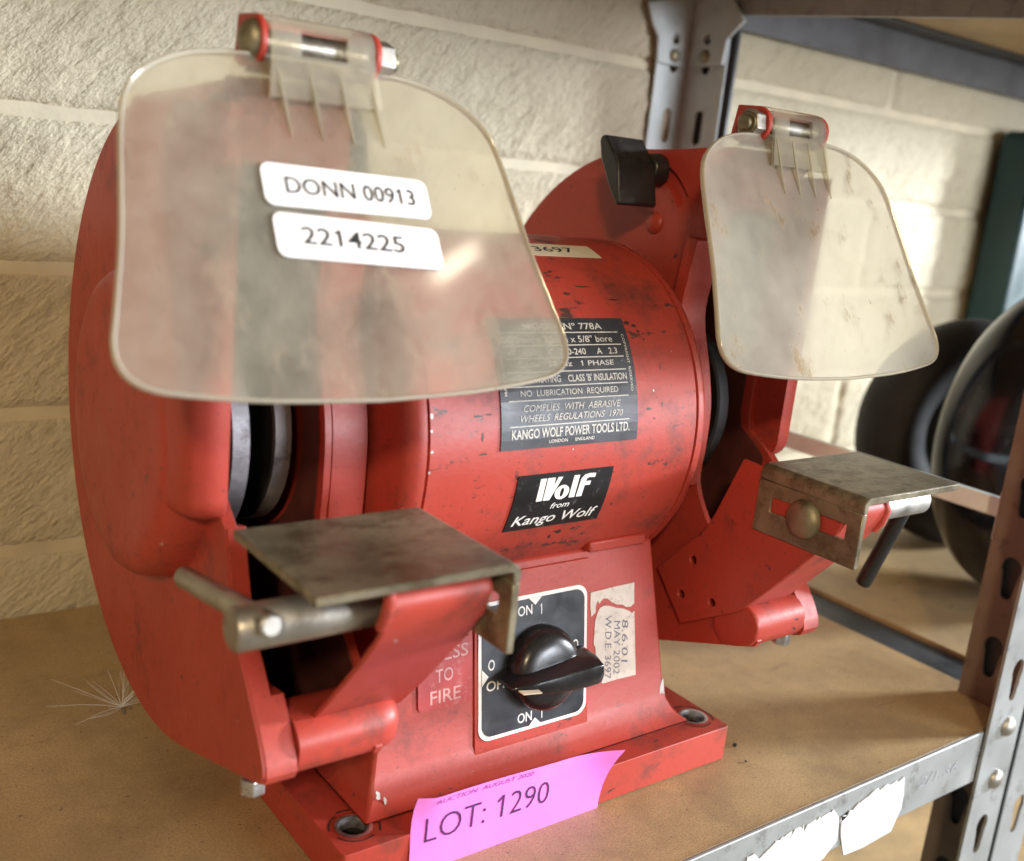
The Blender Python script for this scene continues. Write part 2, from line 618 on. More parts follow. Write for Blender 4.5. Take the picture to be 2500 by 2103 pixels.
def make_block(x0, x1, z0, z1, seed, fine):
    nx, nz = (NX, NZ) if fine else (10, 4)
    nx = max(6, int(nx*(x1-x0)/.34))
    g = .0032
    vs, fs = [], []
    for j in range(nz+1):
        for i in range(nx+1):
            x = x0+g+(x1-x0-2*g)*i/nx
            z = z0+g+(z1-z0-2*g)*j/nz
            e = min(i, nx-i, 1.)*min(j, nz-j, 1.)
            d = 0.
            if fine:
                u, q = x*math.cos(.75)+z*math.sin(.75), -x*math.sin(.75)+z*math.cos(.75)
                d = noise.fractal(Vector((u*30, q*120, seed*7.)), 1., 2.1, 4)*.0017
                d += noise.noise(Vector((x*14, z*14, seed*3.)))*.0016
                zz = (z-z0)/(z1-z0)
                if zz > .80:          # worn smoother band along the bed joint
                    d *= max(.25, (1-zz)*4.5)
            y = WALL_Y+.0005-(.0016+d if e > 0 else -.0016)
            jx = noise.noise(Vector((x*40, z*40, seed+9)))*.0012 if e == 0 else 0
            vs.append((x, y, z+jx))
    for j in range(nz):
        for i in range(nx):
            a = j*(nx+1)+i
            fs.append((a, a+1, a+nx+2, a+nx+1))
    return build('block', [(vs, fs, M['block'])], parent=wall, smooth=60)


LB = .64
for r in range(6, len(joints)-2):
    off = (-1.62 if r % 2 == 0 else -1.32)
    k = 0
    x = off
    while x < 1.3:
        if x+LB < -.5:
            x += LB
            k += 1
            continue
        fine = -.3 < x+LB and x < .95 and joints[r] > -.06 and joints[r] < .46
        make_block(x, x+LB, joints[r], joints[r+1], r*31+k, fine)
        x += LB
        k += 1

# ------------------------------------------------------------------ shelving unit (bay with the grinder)
unit = empty('shelving_unit', (.0, -.05, -.5))
tag(unit, 'grey steel shelving bay with chipboard shelf carrying the red grinder', 'shelving')
YF = -.0506
FX = lambda u, v_, w_: (u, w_, v_)       # plate in XZ plane, w = y
FY = lambda u, v_, w_: (w_, u, v_)       # plate in YZ plane, w = x
v, f = box(-1.0, .3215, YF+.0012, .3085, -.012, 0)
build('shelf_board', [(v, f, M['board'])], unit, 0, .0008, 1)
# front beam: angle, its lip under the board
prof = [(YF-.0015, .0012), (YF-.0015, -.0295), (YF-.0003, -.0305), (YF+.0008, -.0305), (YF+.0008, -.0128), (YF+.03, -.0128), (YF+.03, -.0145), (YF+.0010, -.0145)]
prof = [(YF-.0015, .0012), (YF-.0015, -.0305), (YF+.0005, -.0305), (YF+.0005, .0012)]
v, f = prism(prof, lambda u, q, w_: (w_, u, q), -1.0, .2695)
v2, f2 = box(-1.0, .2695, YF+.0008, YF+.03, -.0145, -.0125)
build('front_beam', [(v, f, M['galv']), (v2, f2, M['galv'])], unit, 30, .0006)


def slot_poly(cx, cz, w_, h, n=6, tilt=0.):
    p = []
    r = w_/2
    for i in range(n+1):
        a = math.pi*i/n
        p.append((cx+r*math.cos(a), cz+h/2-r+r*math.sin(a)))
    for i in range(n+1):
        a = math.pi+math.pi*i/n
        p.append((cx+r*math.cos(a), cz-h/2+r+r*math.sin(a)))
    return p


def keyhole(cx, cz, s=1.):
    # teardrop slot: wide on top, narrow below
    p = []
    for i in range(13):
        a = R_(-35+250*i/12)
        p.append((cx+.0075*s*math.cos(a), cz+.008*s+.0085*s*math.sin(a)))
    for i in range(7):
        a = R_(190+160*i/6)
        p.append((cx+.0045*s*math.cos(a), cz-.011*s+.005*s*math.sin(a)))
    return p


# front post: angle with the corner at its right, front flange and side flange
zs = [-.42+.05*i for i in range(22)]
holes = [keyhole(.2885, z_, .8) for z_ in zs if -.45 < z_ < .6 and not (-.06 < z_ < .02)]
v, f = holed([(.2705, -.5), (.3065, -.5), (.3065, .7), (.2705, .7)], holes, FX, YF-.0035, YF-.0017)
holes = [keyhole(-.030, z_, .8) for z_ in zs if -.45 < z_ < .6]
v2, f2 = holed([(YF-.0017, -.5), (-.0148, -.5), (-.0148, .7), (YF-.0017, .7)], holes, FY, .3047, .3065)
build('front_post', [(v, f, M['galv']), (v2, f2, M['galv_brown'])], unit, 30)
for z_ in (.0005, -.0335):
    v, f = dome(0, .0042, .2905, z_, .0062)
    v = [(p[1], YF-.0035-p[0], p[2]) for p in v]
    build('bolt', [(v, f, M['steel'])], unit)
# rear post: angle against the wall
holes = [slot_poly(.3085, z_, .0085, .026) for z_ in [-.4+.052*i for i in range(22)]]
v, f = holed([(.2905, -.5), (.325, -.5), (.325, .7), (.2905, .7)], holes, FX, .3065, .3083)
holes = [slot_poly(.287, z_, .0085, .026) for z_ in [-.4+.052*i for i in range(22)]]
v2, f2 = holed([(.267, -.5), (.3083, -.5), (.3083, .7), (.267, .7)], holes, FY, .3232, .325)
build('rear_post', [(v, f, M['post_lit_steel']), (v2, f2, M['post_lit_steel'])], unit, 30)
# gusset plates in the corner
g1 = [(.288, .372), (.322, .372), (.322, .425), (.272, .412), (.279, .398), (.286, .390)]
v, f = holed(g1, [ring(.305, .391, .0038, 12)], FX, .3035, .3062)
g2 = [(.303, .372), (.268, .374), (.266, .392), (.252, .404), (.270, .425), (.303, .425)]
v2, f2 = holed(g2, [ring(.286, .392, .0038, 12)], FY, .3195, .3230)
build('corner_gusset', [(v, f, M['post_lit_steel']), (v2, f2, M['post_lit_steel'])], unit, 30, .0005, 1)
for P in ((.305, .3035, .379), (.3195, .286, .380)):
    v, f = dome(0, .003, P[1] if P[0] > .31 else P[0], P[2], .005)
    if P[0] > .31:
        v = [(P[0]-p[0], p[1], p[2]) for p in v]
    else:
        v = [(p[1], P[1]-p[0], p[2]) for p in v]
    build('bolt', [(v, f, M['brass_bolt'])], unit)
# side beam under the upper shelf (sags towards the front), upper shelf
v = [(x, y, z_+(y-.265)*.058) for x in (.3265, .3295) for y in (-.05, .31) for z_ in (.4095, .445)]
f = box(0, 1, 0, 1, 0, 1)[1]
build('side_beam', [(v, f, M['galv'])], unit, 0, .0008)
v, f = box(-1.0, .326, YF, YF+.002, .425, .462)
v2, f2 = box(-1.0, .29, .300, .3065, .418, .450)
build('upper_beam', [(v, f, M['galv']), (v2, f2, M['galv_dark'])], unit, 0, .0006)
v, f = box(-1.0, .322, YF+.004, .298, .452, .464)
build('upper_board', [(v, f, M['board'])], unit, 0)
v, f = box(-1.0, .30, YF+.01, .300, -.34, -.325)
build('lower_board', [(v, f, M['board'])], unit, 0)
# torn remains of a white label on the front beam


def ragged(p0, p1, n, amp, seed):
    rr = random.Random(seed)
    ts = sorted([0, 1]+[rr.random() for _ in range(n)])
    out = []
    for i, t in enumerate(ts):
        j = -amp*rr.random()**1.5*(1 if i % 2 else .3)
        out.append((p0[0]+(p1[0]-p0[0])*t+j*.25, p0[1]+(p1[1]-p0[1])*t+j))
    return out


tp = ragged((.1402, -.0116), (.1652, -.0040), 9, .0035, 3)+ragged((.1668, -.0042), (.1918, -.0040), 12, .0030, 4)+[(.1945, -.0150), (.195, -.0233), (.1895, -.0360), (.165, -.0375), (.1486, -.0363), (.1429, -.0236)]
v, f = prism(tp, FX, YF-.0024, YF-.0018)
tp1 = ragged((.070, -.010), (.1118, -.0056), 16, .006, 5)+ragged((.113, -.0060), (.136, -.0045), 12, .005, 6)+[(.1385, -.012), (.1405, -.0251), (.131, -.0325), (.070, -.034)]
v2, f2 = prism(tp1, FX, YF-.0022, YF-.0017)
M['torn'] = simple('torn_paper', (.72, .73, .75), .8, 0, .12, 160, .5, 500, .2, .25, (.5, .5, .48), (.15, 1, 1), 120)
build('torn_label', [(v, f, M['torn']), (v2, f2, M['torn'])], unit, 0, label='torn white paper label remains on the front beam')
v, f = fit_text('2/1.36', .209, .247, -.0165, -.0105, FX, YF-.0017, 0, .2)
build('chalk_mark', [(v, f, simple('pale_chalk', (.33, .35, .37), .7))], unit, 0, label='faint pale figures on the front beam')

# cream strap between the posts
strap = tag(build('side_strap', [(*box(.3215, .3262, -.013, .300, .1085, .1205), M['strap_white']), (*box(.3080, .3262, -.0165, -.0125, .098, .128), M['strap_white'])], None, 0, .0008),
            'cream plastic strap stretched between the front and rear shelf posts', 'strap')

# ------------------------------------------------------------------ next bay
bay = empty('shelving_unit', (.75, -.05, -.5))
tag(bay, 'second grey shelving bay behind at right holding black wheel parts', 'shelving')
v, f = box(.3605, 1.9, YF+.01, .3085, -.012, .0)
build('shelf_board', [(v, f, M['board'])], bay, 0)
v, f = box(.3225, .3600, -.0146, .3085, -.010, -.003)
build('side_beam', [(v, f, M['galv_dark'])], bay, 0)
holes = [keyhole(.331, z_, .8) for z_ in zs if -.45 < z_ < .6]
v, f = holed([(.3120, -.5), (.3480, -.5), (.3480, .7), (.3120, .7)], holes, FX, YF-.0035, YF-.0017)
v2, f2 = box(.3100, .3119, YF-.0035, -.016, -.5, .7)
build('front_post', [(v, f, M['galv']), (v2, f2, M['galv_dark'])], bay, 30)
v, f = box(.3275, .3300, .262, .3083, -.5, .7)
v2, f2 = box(.3300, .366, .3060, .3083, -.5, .7)
build('rear_post', [(v, f, M['galv_dark']), (v2, f2, M['galv_dark'])], bay, 0)
v, f = box(.334, 1.9, .3000, .3040, .4075, .440)
v2, f2 = box(.334, 1.9, .270, .2999, .4380, .440)
build('upper_beam', [(v, f, M['beam_shade']), (v2, f2, M['galv_dark'])], bay, 0, .0006)
v, f = box(.334, 1.9, YF, .2995, .4405, .452)
build('upper_board', [(v, f, M['board'])], bay, 0)
v, f = box(.34, 1.9, YF, YF+.002, .425, .462)
build('upper_beam', [(v, f, M['galv'])], bay, 0)
v, f = box(.3225, 1.9, -.15, .300, -.34, -.325)
build('lower_board', [(v, f, M['board'])], bay, 0)


def orient(v, axis, centre, spin=0):
    """mesh built round X axis at origin -> axis direction, centre"""
    q = Vector((1, 0, 0)).rotation_difference(Vector(axis).normalized())
    c = Vector(centre)
    return [q @ Vector(p)+c for p in v]


def torus_piece(R0, prof, a0, a1, n):
    """sweep profile (x, dr) round X axis from angle a0 to a1"""
    v, f = [], []
    k = len(prof)
    for i in range(n+1):
        a = R_(a0+(a1-a0)*i/n)
        for x, dr in prof:
            v.append((x, (R0+dr)*math.cos(a), (R0+dr)*math.sin(a)))
    for i in range(n):
        for t in range(k):
            f.append((i*k+t, i*k+(t+1) % k, (i+1)*k+(t+1) % k, (i+1)*k+t))
    if abs(a1-a0) < 359:
        f.append(tuple(range(k)))
        f.append(tuple(n*k+t for t in range(k)))
    return v, f


circ = [(.032*math.cos(R_(t)), .028*math.sin(R_(t))) for t in range(0, 360, 20)]
AX2, C2 = (-.42, -.90, .05), (.580, .165, .1000)
v, f = torus_piece(.072, circ, 0, 360, 56)
v2, f2 = lathe([(-.014, .012), (-.014, .048), (.014, .048), (.014, .012)], 0, 0, 40)
tyre = empty('spare_wheel', (.58, .165, 0))
tag(tyre, 'matt black rubber wheel standing behind the glossy black wheel', 'wheel')
build('tyre', [(orient(v, AX2, C2), f, M['rubber'])], tyre, 60)
build('rim', [(orient(v2, AX2, C2), f2, M['galv_dark'])], tyre, 40)
# glossy mudguard: arched sheet with rolled edges
AX1, C1 = (-.12, -.99, .0), (.515, .045, .1260)
pr = []
for t in range(-84, 85, 8):
    pr.append((.044*math.sin(R_(t)), .034*math.cos(R_(t))-.034))
pr += [(.040, -.046), (.024, -.058), (0, -.062), (-.024, -.058), (-.040, -.046)]
v, f = torus_piece(.125, pr, 0, 360, 96)
mg = empty('enamelled_wheel', (.50, .05, 0))
tag(mg, 'glossy black enamelled wheel on the next shelf at right', 'wheel')
build('rim', [(orient(v, AX1, C1), f, M['gloss_black'])], mg, 60)
for sx in (-1, 1):
    vv, ff = torus_piece(.0900, [(sx*.0440+.0016*math.cos(R_(t)), .0016*math.sin(R_(t))) for t in range(0, 360, 45)], 0, 360, 96)
    build('rolled_edge', [(orient(vv, AX1, C1), ff, M['gloss_black'])], mg, 60)
vv, ff = lathe([(-.012, .012), (-.012, .064), (.006, .066), (.006, .030), (.030, .024), (.030, .010)], 0, 0, 48)
build('hub_disc', [(orient(vv, AX1, C1), ff, M['rubber'])], mg, 40)
for an in (140, 172):
    vv, ff = dome(0, .003, 0, 0, .005)
    a = R_(an)
    vv = [(p[0]+.0415, p[1]+.108*math.cos(a), p[2]+.108*math.sin(a)) for p in vv]
    build('rivet', [(orient(vv, AX1, C1), ff, M['steel'])], mg)
# teal panel leaning by the wall
tp = empty('plastic_case', (1.0, .28, 0))
tag(tp, 'dark teal plastic case standing against the wall at far right', 'case')
build('body', [(*prism(rrect(.785, 1.25, .001, .375, .012, 4), FX, .262, .303), M['teal'])], tp, 30, .004, 2)
build('lid_band', [(*prism(rrect(.783, 1.252, .300, .330, .002, 2), FX, .259, .2618), M['teal'])], tp, 30)

# dark carton under the shelf
ct = empty('carton', (.12, .10, -.325))
tag(ct, 'dark carton on the lower shelf under the front beam', 'carton')
build('body', [(*box(-.10, .20, .0, .22, -.3245, -.12), M['rubber'])], ct, 0, .003)
build('flap', [(*box(-.10, .20, -.03, .1095, -.1195, -.117), M['rubber'])], ct, 0)
build('flap', [(*box(-.10, .20, .1105, .25, -.1195, -.117), M['rubber'])], ct, 0)

# ------------------------------------------------------------------ bench grinder
G = empty('bench_grinder', (0, YC, 0))
tag(G, 'red double ended bench grinder with two clear eye shields and steel tool rests', 'bench grinder')

# base plate with bolt holes (slightly domed edge) -----------------------
HB = .0190
FZ = lambda u, v_, w_: (u, v_, w_)
hs = [ring(x, y, .0064, 24) for x in (-.0975, .0985) for y in (.0150, .193)]
v, f = holed(rrect(-.110, .110, 0, .208, .0022, 3), hs, FZ, 0.0006, HB)
base = build('base_plate', [(v, f, M['red'])], G, 30, .0012, 2)
for x, y in ((-.0975, .0150), (.0985, .0150)):
    v, f = lathe([(.0140, .0063), (.0184, .0063), (.0189, .0078), (.0190, .0070), (.0190, .0062), (.0140, .0057)], 0, 0, 24, False)
    v = [(x+p[1], y+p[2], .0007+p[0]) for p in v]
    v2, f2 = lathe([(.0002, .0063), (.0138, .0063), (.0138, .0058), (.0002, .0058)], 0, 0, 24, False)
    v2 = [(x+p[1], y+p[2], .0007+p[0]) for p in v2]
    build('hole_sleeve', [(v, f, M['bright_steel']), (v2, f2, M['dark'])], base, 40)  # dark lower wall: shade down the hole put into the colour
    v, f = prism(ring(x, y, .0057, 20), FZ, .0004, .0012)
    build('hole_bottom', [(v, f, M['dark'])], base, 0)  # dark disc stands in for the shade at the foot of the hole

# pedestal --------------------------------------------------------------
PY = lambda z_: .0225+.165*(z_-.02)
half = lambda z_: .0865-(z_-.02)*.135


def ped_fn(u, q, off):
    return (u, PY(q)-off, q)


levels = [(.0192, -.0105, .0075), (.0200, -.0088, .0060), (.0218, -.0060, .0040), (.0245, -.0034, .0022), (.0285, -.0013, .0009), (.033, 0, 0), (.06, 0, 0), (.09, 0, 0), (.1125, 0, 0)]
v = []
for z_, cy_, cx_ in levels:
    hx = half(z_)+cx_
    y0 = PY(z_)+cy_
    y1 = .208-y0
    v += [(-hx, y0, z_), (hx, y0, z_), (hx, y1, z_), (-hx, y1, z_)]
f = []
for i in range(len(levels)-1):
    for k in range(4):
        f.append((i*4+k, i*4+(k+1) % 4, i*4+4+(k+1) % 4, i*4+4+k))
f += [(0, 1, 2, 3), tuple(len(v)-4+i for i in range(4))]
ped = build('pedestal', [(v, f, M['red'])], G, 50, .0015, 2)
# raised front cover plate carrying the switch
v, f = prism(rrect(-.0338, .0322, .0290, .1085, .0006, 2), ped_fn, .00015, .0011)
cover = build('switch_cover', [(v, f, M['red'])], ped, 30, .0003, 1)
# tab touching the motor
v, f = box(.030, .066, .0340, .060, .1115, .1170)
build('saddle_pad', [(v, f, M['red'])], ped, 30, .001)

# switch plate
pieces = []
v, f = prism(rrect(-.0322, .0305, .0345, .0968, .0060, 6), ped_fn, .0012, .0018)
pieces.append((v, f, M['white_print']))
v, f = prism(rrect(-.0304, .0287, .0363, .0950, .0052, 6), ped_fn, .0018, .0021)
pieces.append((v, f, M['switch_grey']))
for tri in ([(-.0306, .0675), (-.0306, .0600), (-.0270, .0638)], [(.0289, .0675), (.0289, .0600), (.0253, .0638)], [(-.0045, .0952), (.0027, .0952), (-.0009, .0918)], [(-.0045, .0361), (.0027, .0361), (-.0009, .0395)]):
    v, f = prism(tri, ped_fn, .0021, .0023)
    pieces.append((v, f, M['white_print']))
for s, x0, x1, z0, z1 in (('O', -.0272, -.0236, .0662, .0712), ('OFF', -.0282, -.0165, .0570, .0616), ('O', .0215, .0250, .0665, .0715), ('ON', -.0108, -.0026, .0386, .0432), ('1', .0026, .0035, .0383, .0430), ('ON', -.0108, -.0026, .0878, .0924), ('1', .0021, .0030, .0870, .0918)):
    v, f = fit_text(s, x0, x1, z0, z1, ped_fn, .0022, .012)
    pieces.append((v, f, M['white_print']))
plate = build('switch_plate', pieces, G, 0, label='grey switch plate with white border lettered ON and OFF', recalc=True)
# rotary knob
KX, KZ = .0012, .0640
prof = [(0.0022, .0186), (.0050, .0190), (.0085, .0186), (.0112, .0172), (.0130, .0148), (.0140, .0105), (.0144, .0050), (.0145, .0001)]
v, f = lathe(prof, 0, 0, 48)
v = [(KX+p[1], PY(KZ)-p[0]-.165*p[2]*0+.165*p[2], KZ+p[2]) for p in v]
pc = [(v, f, M['black_gloss'])]
# grip: lens shaped fin, long axis horizontal
sec = []
for t, hw, h in ((-1., .0008, .0175), (-.85, .0026, .0205), (-.6, .0044, .0230), (-.3, .0058, .0246), (0, .0066, .0254), (.3, .0072, .0258), (.6, .0075, .0258), (.85, .0074, .0256), (.97, .0070, .0252), (1., .0060, .0240)):
    sec.append((KX-.0005+.0245*t, hw, h))
v, f = [], []
for x, hw, h in sec:
    zc_ = KZ-.0012
    h *= .86
    for dz, dy in ((-1., .004), (-.92, h*.7), (-.62, h*.95), (0, h), (.62, h*.95), (.92, h*.7), (1., .004)):
        v.append((x, PY(zc_)-dy, zc_+hw*dz))
n7 = 7
for i in range(len(sec)-1):
    for k in range(n7-1):
        f.append((i*n7+k, i*n7+k+1, (i+1)*n7+k+1, (i+1)*n7+k))
    f.append((i*n7+6, i*n7, (i+1)*n7, (i+1)*n7+6))
f += [tuple(range(n7)), tuple((len(sec)-1)*n7+k for k in range(n7))]
knob = build('switch_knob', [pc[0], (v, f, M['black_gloss'])], G, 50, .0006, 2)
v, f = box(KX-.0225, KX-.0140, PY(KZ)-.0206, PY(KZ)-.0170, KZ-.0016, KZ-.0010)
v = [(p[0], p[1]-(p[0]-KX+.0225)*.28, p[2]) for p in v]
build('pointer_line', [(v, f, M['cream_paper'])], knob, 0)

# PRESS TO FIRE plate
pieces = []
v, f = prism(rrect(-.0628, -.0349, .0546, .0840, .0025, 4), ped_fn, .0001, .0010)
pieces.append((v, f, M['red_plate']))
for s, x0, x1, z0 in (('PRESS', -.0600, -.0372, .0752), ('TO', -.0540, -.0450, .0660), ('FIRE', -.0568, -.0412, .0570)):
    v, f = fit_text(s, x0, x1, z0, z0+.0058, ped_fn, .0011, .008)
    pieces.append((v, f, simple('pale_plate_print', (.55, .30, .28), .5, 0, .15, 300, 0, 300, .4, .3, (.42, .06, .05), (1, 1, 1), 500) if 'ppp' not in M else M['ppp']))
    M['ppp'] = pieces[-1][2]
build('fire_plate', pieces, ped, 0, label='worn red plate lettered PRESS TO FIRE')

# torn paper label at right of the switch
pieces = []
up_ = [(.0339, .0912), (.0480, .0917), (.0623, .0919), (.0624, .0815), (.060, .0802), (.0570, .0806), (.0545, .0822), (.0510, .0828), (.0480, .0842), (.0445, .0868), (.0420, .0872), (.0395, .0850), (.0385, .0868), (.0372, .0840), (.0372, .0812), (.0345, .0795), (.0338, .0850)]
lo_ = [(.0385, .0808), (.0400, .0828), (.0425, .0836), (.0465, .0828), (.0505, .0812), (.0555, .0800), (.0592, .0782), (.0612, .0768), (.0626, .0779), (.0634, .062), (.0643, .0453), (.052, .0456), (.0425, .0455), (.0407, .0466), (.0402, .0520), (.0396, .0560), (.0378, .0575), (.0374, .0640), (.0362, .0660), (.0366, .0720), (.0370, .0770)]
for pl in (up_, lo_):
    v, f = prism(pl, ped_fn, .0001, .0004)
    pieces.append((v, f, M['old_paper']))
rot = lambda a, b, w_: ped_fn(b, -a, w_)          # reads downwards
for s, x, z0, z1 in (('8.6.01', .0545, .0745, .0530), ('MAY 2002', .0492, .0750, .0485), ('W.D.E. 3697', .0435, .0780, .0470)):
    v, f = fit_text(s, -z0, -z1, x, x+.0040, rot, .0005, -.006, .15)
    pieces.append((v, f, M['blue_ink']))
build('paper_label', pieces, ped, 0, label='torn white paper label with handwritten date')
# bare metal chip at the corner
v, f = prism([(half(.021)-.0015, .0215), (half(.021)-.0002, .0215), (half(.04)-.0002, .040), (half(.036)-.0028, .036), (half(.03)-.0038, .030), (half(.025)-.0050, .0250)], ped_fn, .00005, .0003)
build('paint_chip', [(v, f, M['scratch'])], ped, 0)

# pink lot label standing against the base front --------------------------
NXL, NZL = 24, 8


def lot_fn(u, q, off):
    t = (u+.080)/.102
    h = (q+.001)/.033
    y = -.0013-.0010*math.sin(t*3.1)*h
    if t > .8:
        y -= (t-.8)**2*.16*h*h
    if t < .1:
        y += (.1-t)*.035*h*h
    return (u+(.006*h*h*h if t > .85 else 0)*(t-.85)/.15+(.0035*(h**6) if t < .12 else 0)*(.12-t)/.12, y-off, q+.0009*math.sin(t*5)*h)


v = [lot_fn(-.080+.102*i/NXL, -.0003+.033*j/NZL, 0) for j in range(NZL+1) for i in range(NXL+1)]
f = [(j*(NXL+1)+i, j*(NXL+1)+i+1, (j+1)*(NXL+1)+i+1, (j+1)*(NXL+1)+i) for j in range(NZL) for i in range(NXL)]
pieces = [(v, f, M['pink'])]
tv_, tf_ = fit_text('LOT: 1290', -.0738, -.0098, .0135, .0243, lot_fn, .0002, -.012)
pieces.append((tv_, tf_, M['violet_ink']))
tv_, tf_ = fit_text('AUCTION  AUGUST 2020', -.070, -.020, .0296, .0316, lot_fn, .0002, 0, .3)
pieces.append((tv_, tf_, M['faint_ink']))
lot = build('lot_label', pieces, None, 60, recalc=False)
tag(lot, 'bright pink paper label reading LOT: 1290 stuck on the grinder base', 'label')

# motor -------------------------------------------------------------------
XS = .0744
prof = [(-XS+.0006, .0838), (-XS+.0010, RM), (-.05, RM), (0, RM), (.05, RM), (XS-.0010, RM), (XS-.0006, .0838)]
v, f = lathe(prof, YC, ZC, 160)
motor = build('motor_housing', [(v, f, M['red_motor'])], G, 35)
for sg in (-1, 1):
    prof = [(sg*x, r) for x, r in ((XS+.0002, .0836), (XS+.0005, RM+.0002), (XS+.0035, RM+.0001), (XS+.0065, .0835), (XS+.0085, .0800), (XS+.0100, .072), (XS+.0120, .060), (XS+.0180, .052), (.1035, .050))]
    v, f = lathe(prof, YC, ZC, 128)
    build('end_bell', [(v, f, M['red'])], G, 40)


def cyl_fn(u, th, off):
    a = R_(th)
    r = RM+off
    return (u, YC-r*math.cos(a), ZC+r*math.sin(a))


def cyl_patch(x0, x1, t0, t1, o0, o1, nx=2, nt=14, shear=0.):
    v, f = [], []
    for o in (o0, o1):
        for j in range(nt+1):
            for i in range(nx+1):
                v.append(cyl_fn(x0+(x1-x0)*i/nx+shear*(j/nt), t0+(t1-t0)*j/nt, o))
    n = (nx+1)*(nt+1)
    for j in range(nt):
        for i in range(nx):
            a = j*(nx+1)+i
            f += [(a, a+1, a+nx+2, a+nx+1), (n+a, n+a+nx+1, n+a+nx+2, n+a+1)]
    for i in range(nx):
        f += [(i, n+i, n+i+1, i+1)]
        a = nt*(nx+1)+i
        f += [(a, a+1, n+a+1, n+a)]
    for j in range(nt):
        a = j*(nx+1)
        f += [(a, a+nx+1, n+a+nx+1, n+a)]
        a = a+nx
        f += [(a, n+a, n+a+nx+1, a+nx+1)]
    return v, f


# rating plate
v, f = cyl_patch(-.0400, .0354, 2.6, 40.0, .0001, .0006)
pieces = [(v, f, M['black_label'])]
for th, x0 in ((35.3, -.034), (31.4, -.0345), (27.7, -.035), (23.8, -.0355), (19.8, -.036), (16.0, -.0362), (9.0, -.036)):
    v, f = cyl_patch(x0, .0300, th-.14, th+.14, .0006, .0008, 2, 1)
    pieces.append((v, f, M['label_white']))
rows = [('MODEL Nº 778A', -.022, .0215, 36.2, 38.3, .0, .006), ('200mm x 25mm x 5/8" bore', -.034, .0255, 32.2, 34.3, .0, .002),
        ('W   620     V   220-240     A   2.3', -.034, .0268, 28.5, 30.4, 0, .010), ('Cycle   50 Hz   1 PHASE', -.030, .0235, 24.7, 26.7, 0, .006),
        ("1/2 HOUR RATING    CLASS 'B' INSULATION", -.0355, .0298, 20.7, 22.8, 0, .012), ('NO  LUBRICATION  REQUIRED', -.0298, .0240, 16.8, 18.8, 0, .002),
        ('COMPLIES  WITH  ABRASIVE', -.0288, .0250, 12.9, 14.8, .3, .0), ('WHEELS  REGULATIONS  1970', -.0304, .0262, 10.1, 12.0, .3, .0),
        ('KANGO WOLF POWER TOOLS LTD.', -.0348, .0302, 5.5, 8.2, 0, .014), ('LONDON      ENGLAND', -.0152, .0100, 3.8, 4.8, 0, .014)]
for s, x0, x1, t0, t1, sh, bo in rows:
    v, f = fit_text(s, x0, x1, t0, t1, cyl_fn, .0008, bo, sh)
    pieces.append((v, f, M['label_white']))
DEG = math.degrees(1/RM)
vfn = lambda a, b, w_: cyl_fn(b, -a, w_)
v, f = fit_text('COPYRIGHT  RESERVED', -34.6, -17.2, .0316, .0330, vfn, .0008, .006)
pieces.append((v, f, M['label_white']))
vfn2 = lambda a, b, w_: cyl_fn(-b, a, w_)
v, f = fit_text('MADE IN ENGLAND', 17.5, 33.0, .0366, .0380, vfn2, .0008, .006)
pieces.append((v, f, M['label_white']))
build('rating_plate', pieces, motor, 0, label='black rating plate with white lettering')
# brand sticker
v, f = cyl_patch(-.0289, .0240, -24.0, -5.3, .0001, .0005, 2, 8)
pieces = [(v, f, M['black_sticker'])]


def logo(poly, holes=()):
    X0, X1, TB, TT = -.0168, .0140, -14.0, -6.6
    mp = lambda p: (X0+(p[0])/97*(X1-X0), TB+p[1]/41*(TT-TB))
    v, f = holed([mp(p) for p in poly], [[mp(p) for p in h] for h in holes], cyl_fn, .0005, .0007)
    pieces.append((v, f, M['white_print']))


logo([(0, 0), (10, 0), (10, 40), (0, 40)])
logo([(12, 0), (23, 0), (38, 40), (30, 40), (25, 25), (25, 40), (12, 40)])
logo(ring(42, 12, 12.5, 24, 13), [ring(42, 12, 3.2, 16, 8.5)])
logo([(57, 0), (67, 0), (68, 40), (58, 40)])
logo([(70, 0), (80, 0), (80.5, 20), (90, 20), (90.5, 27), (81, 27), (82, 32), (86, 34), (96, 33), (97, 40), (86, 41), (77, 39), (72, 33), (71, 24)])
v, f = fit_text('from', -.0075, .0030, -17.2, -15.2, cyl_fn, .0006, .006, .25)
pieces.append((v, f, M['white_print']))
v, f = fit_text('Kango Wolf', -.0260, .0212, -23.2, -18.6, cyl_fn, .0006, .010, .25)
pieces.append((v, f, M['white_print']))
build('brand_sticker', pieces, motor, 0, label='black sticker with white Wolf from Kango Wolf lettering')
# asset number on top of the motor
v, f = cyl_patch(.0040, .0480, 66.8, 75.2, .0001, .0004, 2, 6)
pieces = [(v, f, M['cream_paper'])]
v, f = fit_text('3697', .0105, .0345, 69.3, 72.8, cyl_fn, .0005, .006)
pieces.append((v, f, M['ink']))
build('number_sticker', pieces, motor, 0, label='cream paper strip with number on top of the motor')

# knocks and grease marks on the paint


def blob(cx, cy, rx, ry, seed, n=13, rough=.55):
    rr = random.Random(seed)
    return [(cx+rx*math.cos(2*math.pi*i/n)*rr.uniform(1-rough, 1.), cy+ry*math.sin(2*math.pi*i/n)*rr.uniform(1-rough, 1.)) for i in range(n)]


